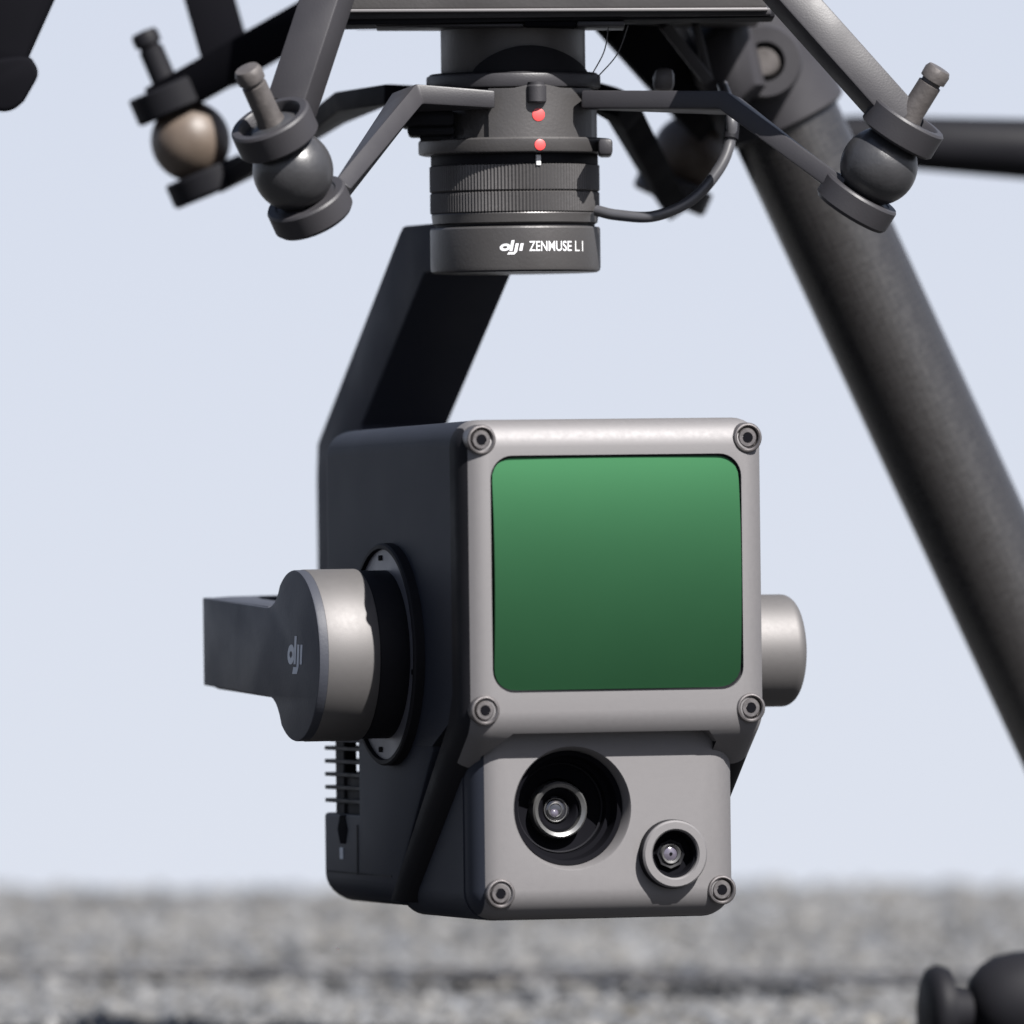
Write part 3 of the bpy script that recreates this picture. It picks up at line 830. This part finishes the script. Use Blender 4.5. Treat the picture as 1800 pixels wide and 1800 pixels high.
plank('plate_lip', Pd(596, 34, 40.5), Pd(1356, 27, 48), 1.8, 26, 'frame', bp, 0.5)
plank('plate_highlight', Pd(612, 22, 38), Pd(1350, 19, 45), 0.75, 20, 'silver', bp, 0.25)  # silver colour stands in for sunlight caught on the lip
plank('plate_fascia', Pd(612, 20, 39), Pd(1348, 16, 46), 10.5, 100, 'yaw', bp, 0.9)
camk('plate_bracket', 660, 920, 38, 47, 46, 70, 'frame', bp, 0.3)
camk('plate_clip', 922, 1012, 36, 46, 45, 70, 'void', bp, 0.3)
camk('plate_bracket', 1014, 1098, 36, 46, 46, 70, 'frame', bp, 0.3)

# dampers
def axis(a, b, c): return (RGT * a + V((0, 0, 1)) * b - FWD * c).normalized()
def damper(px, py, dz, ax, ballm, sc=1.0, cupm='frame', pinm='pin'):
    c = Pd(px, py, dz); k = sc
    e = empty('vibration_damper', c - ax * 16, dr)
    n = 18
    ball = [(0, -8.9 * k)] + [(max(3.4 * k, 8.75 * k * math.cos(t)) , 8.9 * k * math.sin(t)) for t in np.linspace(-1.2, 1.2, n)] + [(0, 8.9 * k)]
    mk('damper_ball', b_lathe(ball, c, ax, 56), ballm, e, 40)
    ro = 9.1 * k
    mk('damper_cup', b_lathe([(5.2 * k, 8.0 * k), (ro * 0.93, 7.2 * k), (ro, 7.8 * k), (ro, 13.0 * k), (ro * 0.95, 13.5 * k), (ro * 0.80, 13.5 * k), (ro * 0.76, 13.0 * k), (ro * 0.72, 11.2 * k), (5.2 * k, 11.2 * k)], c, ax, 56, True), cupm, e, 30)
    mk('damper_cup', b_lathe([(0, -7.2 * k), (ro * 0.74, -7.2 * k), (ro * 0.78, -6.9 * k), (ro * 0.96, -6.9 * k), (ro, -7.4 * k), (ro, -11.8 * k), (ro * 0.93, -12.6 * k), (0, -12.8 * k)], c, ax, 56), cupm, e, 30)
    mk('damper_plug', b_lathe([(5.3 * k, 7.0 * k), (5.6 * k, 11.4 * k), (4.6 * k, 12.2 * k), (3.0 * k, 12.6 * k), (0, 12.6 * k)], c, ax, 36), 'rubber', e, 40)
    mk('damper_pin', b_lathe([(3.3 * k, 12.0 * k), (2.8 * k, 14.0 * k), (2.75 * k, 22.0 * k), (2.3 * k, 22.2 * k), (2.3 * k, 22.9 * k), (3.0 * k, 23.1 * k), (3.1 * k, 25.2 * k), (2.6 * k, 26.2 * k), (0, 26.4 * k)], c, ax, 32), pinm, e, 35)
    return e
aFL, aFR, aRL, aRR = axis(-0.44, 1, 0.50), axis(0.63, 1, 0.22), axis(-0.42, 1, 0.05), axis(0.45, 1, 0.0)
damper(515, 300, -5, aFL, 'rubber'); damper(1545, 292, 25, aFR, 'rubber', 0.97)
damper(335, 248, 190, aRL, 'rubberb', 1.06, 'black', 'black'); damper(1212, 268, 205, aRR, 'rubberb', 1.0, 'frame', 'black')

# mounting frame arms: lower ones carry the port, upper ones hang from the belly
mf = empty('mounting_frame', Pd(930, 175, 60), dr)
def bar(name, pts, wd, dp, m='frame', r=0.5, nrm=None):
    return mk(name, b_sweep(pts, rect(wd, dp), nrm if nrm is not None else FWD, r, 2), m, mf, 30)
bar('lower_arm', [Pd(866, 176, 51), Pd(716, 173, 49), Pd(586, 352, 2)], 3.9, 10)
bar('lower_arm', [Pd(1032, 176, 57), Pd(1282, 181, 47), Pd(1492, 340, 26)], 4.0, 9)
bar('upper_arm', [Pd(604, -90, 14), Pd(512, 190, 2)], 9.2, 8, nrm=FWD + RGT * 0.45)
bar('upper_arm', [Pd(1330, -70, 26), Pd(1585, 215, 24)], 7.6, 9, nrm=FWD - V((0, 0, 1)) * 0.45)
bar('rear_lower_arm', [Pd(726, 168, 84), Pd(640, 172, 110), Pd(556, 222, 150), Pd(420, 305, 192)], 4.5, 14, 'black')
bar('rear_lower_arm', [Pd(1060, 172, 84), Pd(1092, 192, 120), Pd(1178, 350, 200)], 6, 9, 'void')
bar('rear_upper_arm', [Pd(352, -60, 190), Pd(412, 150, 190)], 11.5, 9, 'void')
bar('rear_upper_arm', [Pd(620, -10, 150), Pd(440, 92, 180), Pd(280, 182, 190)], 9.0, 9, 'void')
bar('rear_upper_arm', [Pd(1080, 15, 120), Pd(1240, 195, 190)], 12.5, 10, 'void')
bar('rear_brace', [Pd(1165, 40, 110), Pd(1243, 140, 120)], 2.6, 4, 'frame', 0.3)
bar('rear_brace', [Pd(1222, 40, 118), Pd(1246, 140, 122)], 1.8, 4, 'frame', 0.3)
camk('rear_clip', 1150, 1186, 118, 160, 70, 90, 'pin', mf, 1.6)

# cable and thin wires
mk('cable', b_tube(spline([Pd(1048, 370, 62), Pd(1085, 378, 60), Pd(1150, 380, 58), Pd(1215, 352, 60), Pd(1262, 300, 62), Pd(1283, 250, 64), Pd(1285, 195, 66), Pd(1270, 150, 90)], 56), 1.25, 14), 'cable', dr, 60)
mk('cable_boot', b_tube(spline([Pd(1284, 245, 64), Pd(1286, 222, 65), Pd(1286, 190, 66)], 8), 1.7, 14), 'black', dr, 60)
for a in ((1070, 45, 1062, 90, 1040, 132), (1104, 45, 1085, 95, 1050, 136)):
    mk('thin_wire', b_tube(spline([Pd(a[0], a[1], 50), Pd(a[2], a[3], 52), Pd(a[4], a[5], 56)], 14), 0.14, 6), 'cable', dr, 60)

# landing leg with joint, skid and the far arm
lg = empty('landing_leg', Pd(2060, 1680, 205), dr)
leg0, leg1 = Pd(1262, -40, 172), Pd(2098, 1765, 212)
cw = M['carbon']; n_ = cw.node_tree.nodes; l_ = cw.node_tree.links; pb = n_['Principled BSDF']
tcw = n_.new('ShaderNodeTexCoord'); sp = n_.new('ShaderNodeSeparateXYZ'); l_.new(tcw.outputs['Object'], sp.inputs[0])
def mth(op, a, b):
    m = n_.new('ShaderNodeMath'); m.operation = op
    for k, q in enumerate((a, b)):
        if isinstance(q, (int, float)): m.inputs[k].default_value = q
        else: l_.new(q, m.inputs[k])
    return m.outputs[0]
ang = mth('MULTIPLY', mth('ARCTAN2', sp.outputs[1], sp.outputs[0]), 0.0129)
uu = mth('MULTIPLY', mth('ADD', ang, sp.outputs[2]), 620.0); vv = mth('MULTIPLY', mth('SUBTRACT', ang, sp.outputs[2]), 620.0)
cx = n_.new('ShaderNodeCombineXYZ'); l_.new(uu, cx.inputs[0]); l_.new(vv, cx.inputs[1])
ck = n_.new('ShaderNodeTexChecker'); ck.inputs['Scale'].default_value = 1.0
ck.inputs[1].default_value = (0.0080, 0.0075, 0.0076, 1); ck.inputs[2].default_value = (0.0135, 0.0124, 0.0122, 1)
l_.new(cx.outputs[0], ck.inputs['Vector']); l_.new(ck.outputs['Color'], pb.inputs['Base Color'])
ll = (leg1 - leg0).length
lt = mk('leg_tube', b_lathe([(12.9, 0), (12.9, ll * 0.5), (12.9, ll)], (0, 0, 0), (0, 0, 1), 64), 'carbon', None, 60, V((0, 0, 0)))
lt.parent = lg; WORLD[lt] = leg0.copy(); lt.location = (leg0 - WORLD[lg]) * S
lt.rotation_euler = (leg1 - leg0).to_track_quat('Z', 'Y').to_euler()
ldir = (leg1 - leg0).normalized()
lp = leg0 + ldir * ((Pd(1335, 130, 174) - leg0).dot(ldir))
mk('leg_clamp', b_tube([lp - ldir * 38, lp - ldir * 37, lp + ldir * 12, lp + ldir * 13], [13.8, 15.2, 15.2, 13.8], 48), 'frame', lg, 40)
bc = Pd(1345, 108, 152)
mk('clamp_boss', b_lathe([(8.6, 12), (8.6, 1), (8.0, 0), (4.6, 0), (4.4, 5), (0, 5)], bc, FWD, 40), 'frame', lg, 30)
mk('clamp_bolt', b_lathe([(3.6, 4), (3.6, 1.5), (3.0, 1), (0, 1)], bc, FWD, 20), 'pin', lg, 30)
mk('clamp_hinge', b_tube([Pd(1225, 80, 152), Pd(1262, 62, 152), Pd(1285, 150, 152), Pd(1262, 180, 152)], [6, 9, 8, 5], 20), 'frame', lg, 50)
def onground(px, dz, h):
    p = Pd(px, 1780, dz); return V((p.x, p.y, h))
sk0, sk1 = onground(1702, 198, 12.6 + 31), onground(2190, 212, 12.6 + 31)
sd = (sk1 - sk0).normalized()
mk('skid_sleeve', b_tube([sk0, sk0 + sd * 1.0, sk0 + sd * 3.2, sk0 + sd * 6.5, sk0 + sd * 11, sk0 + sd * 16, sk1], [3.5, 6.5, 9.2, 11.2, 12.2, 12.5, 12.5], 40), 'black', lg, 60)
mk('skid_end_cap', b_lathe([(0, 0), (8.2, 0), (10.4, 1.0), (11.2, 3.0), (10.4, 5.6), (6, 6.6), (5, 11), (0, 11)], sk0 - sd * 10.5 + V((0, 0, -1.6)), sd, 40), 'black', lg, 60)
fa = [Pd(1440, 245, 330), Pd(1500, 246, 330), Pd(1800, 262, 330), Pd(2300, 290, 340)]
mk('far_arm', b_tube(fa, [5.0, 6.0, 7.4, 9.2], 32), 'black', dr, 60)

# folded arm end that hangs in at the upper left
fo = empty('folded_arm', Pd(30, 60, -30), dr)
f0 = [(-160, -120), (130, -120), (96, 0), (52, 98), (44, 118), (-20, 128), (-160, 60)]
mk('arm_shell', b_prism(f0, lambda u, v, a: Pd(u, v, a), -50, -10, 1.8, 3), 'void', fo, 30)
f1 = [(-70, 112), (30, 100), (54, 100), (67, 122), (66, 136), (42, 178), (26, 192), (8, 197), (-70, 182)]
mk('arm_end_cap', b_prism(f1, lambda u, v, a: Pd(u, v, a), -56, -4, 1.8, 3), 'void', fo, 30)
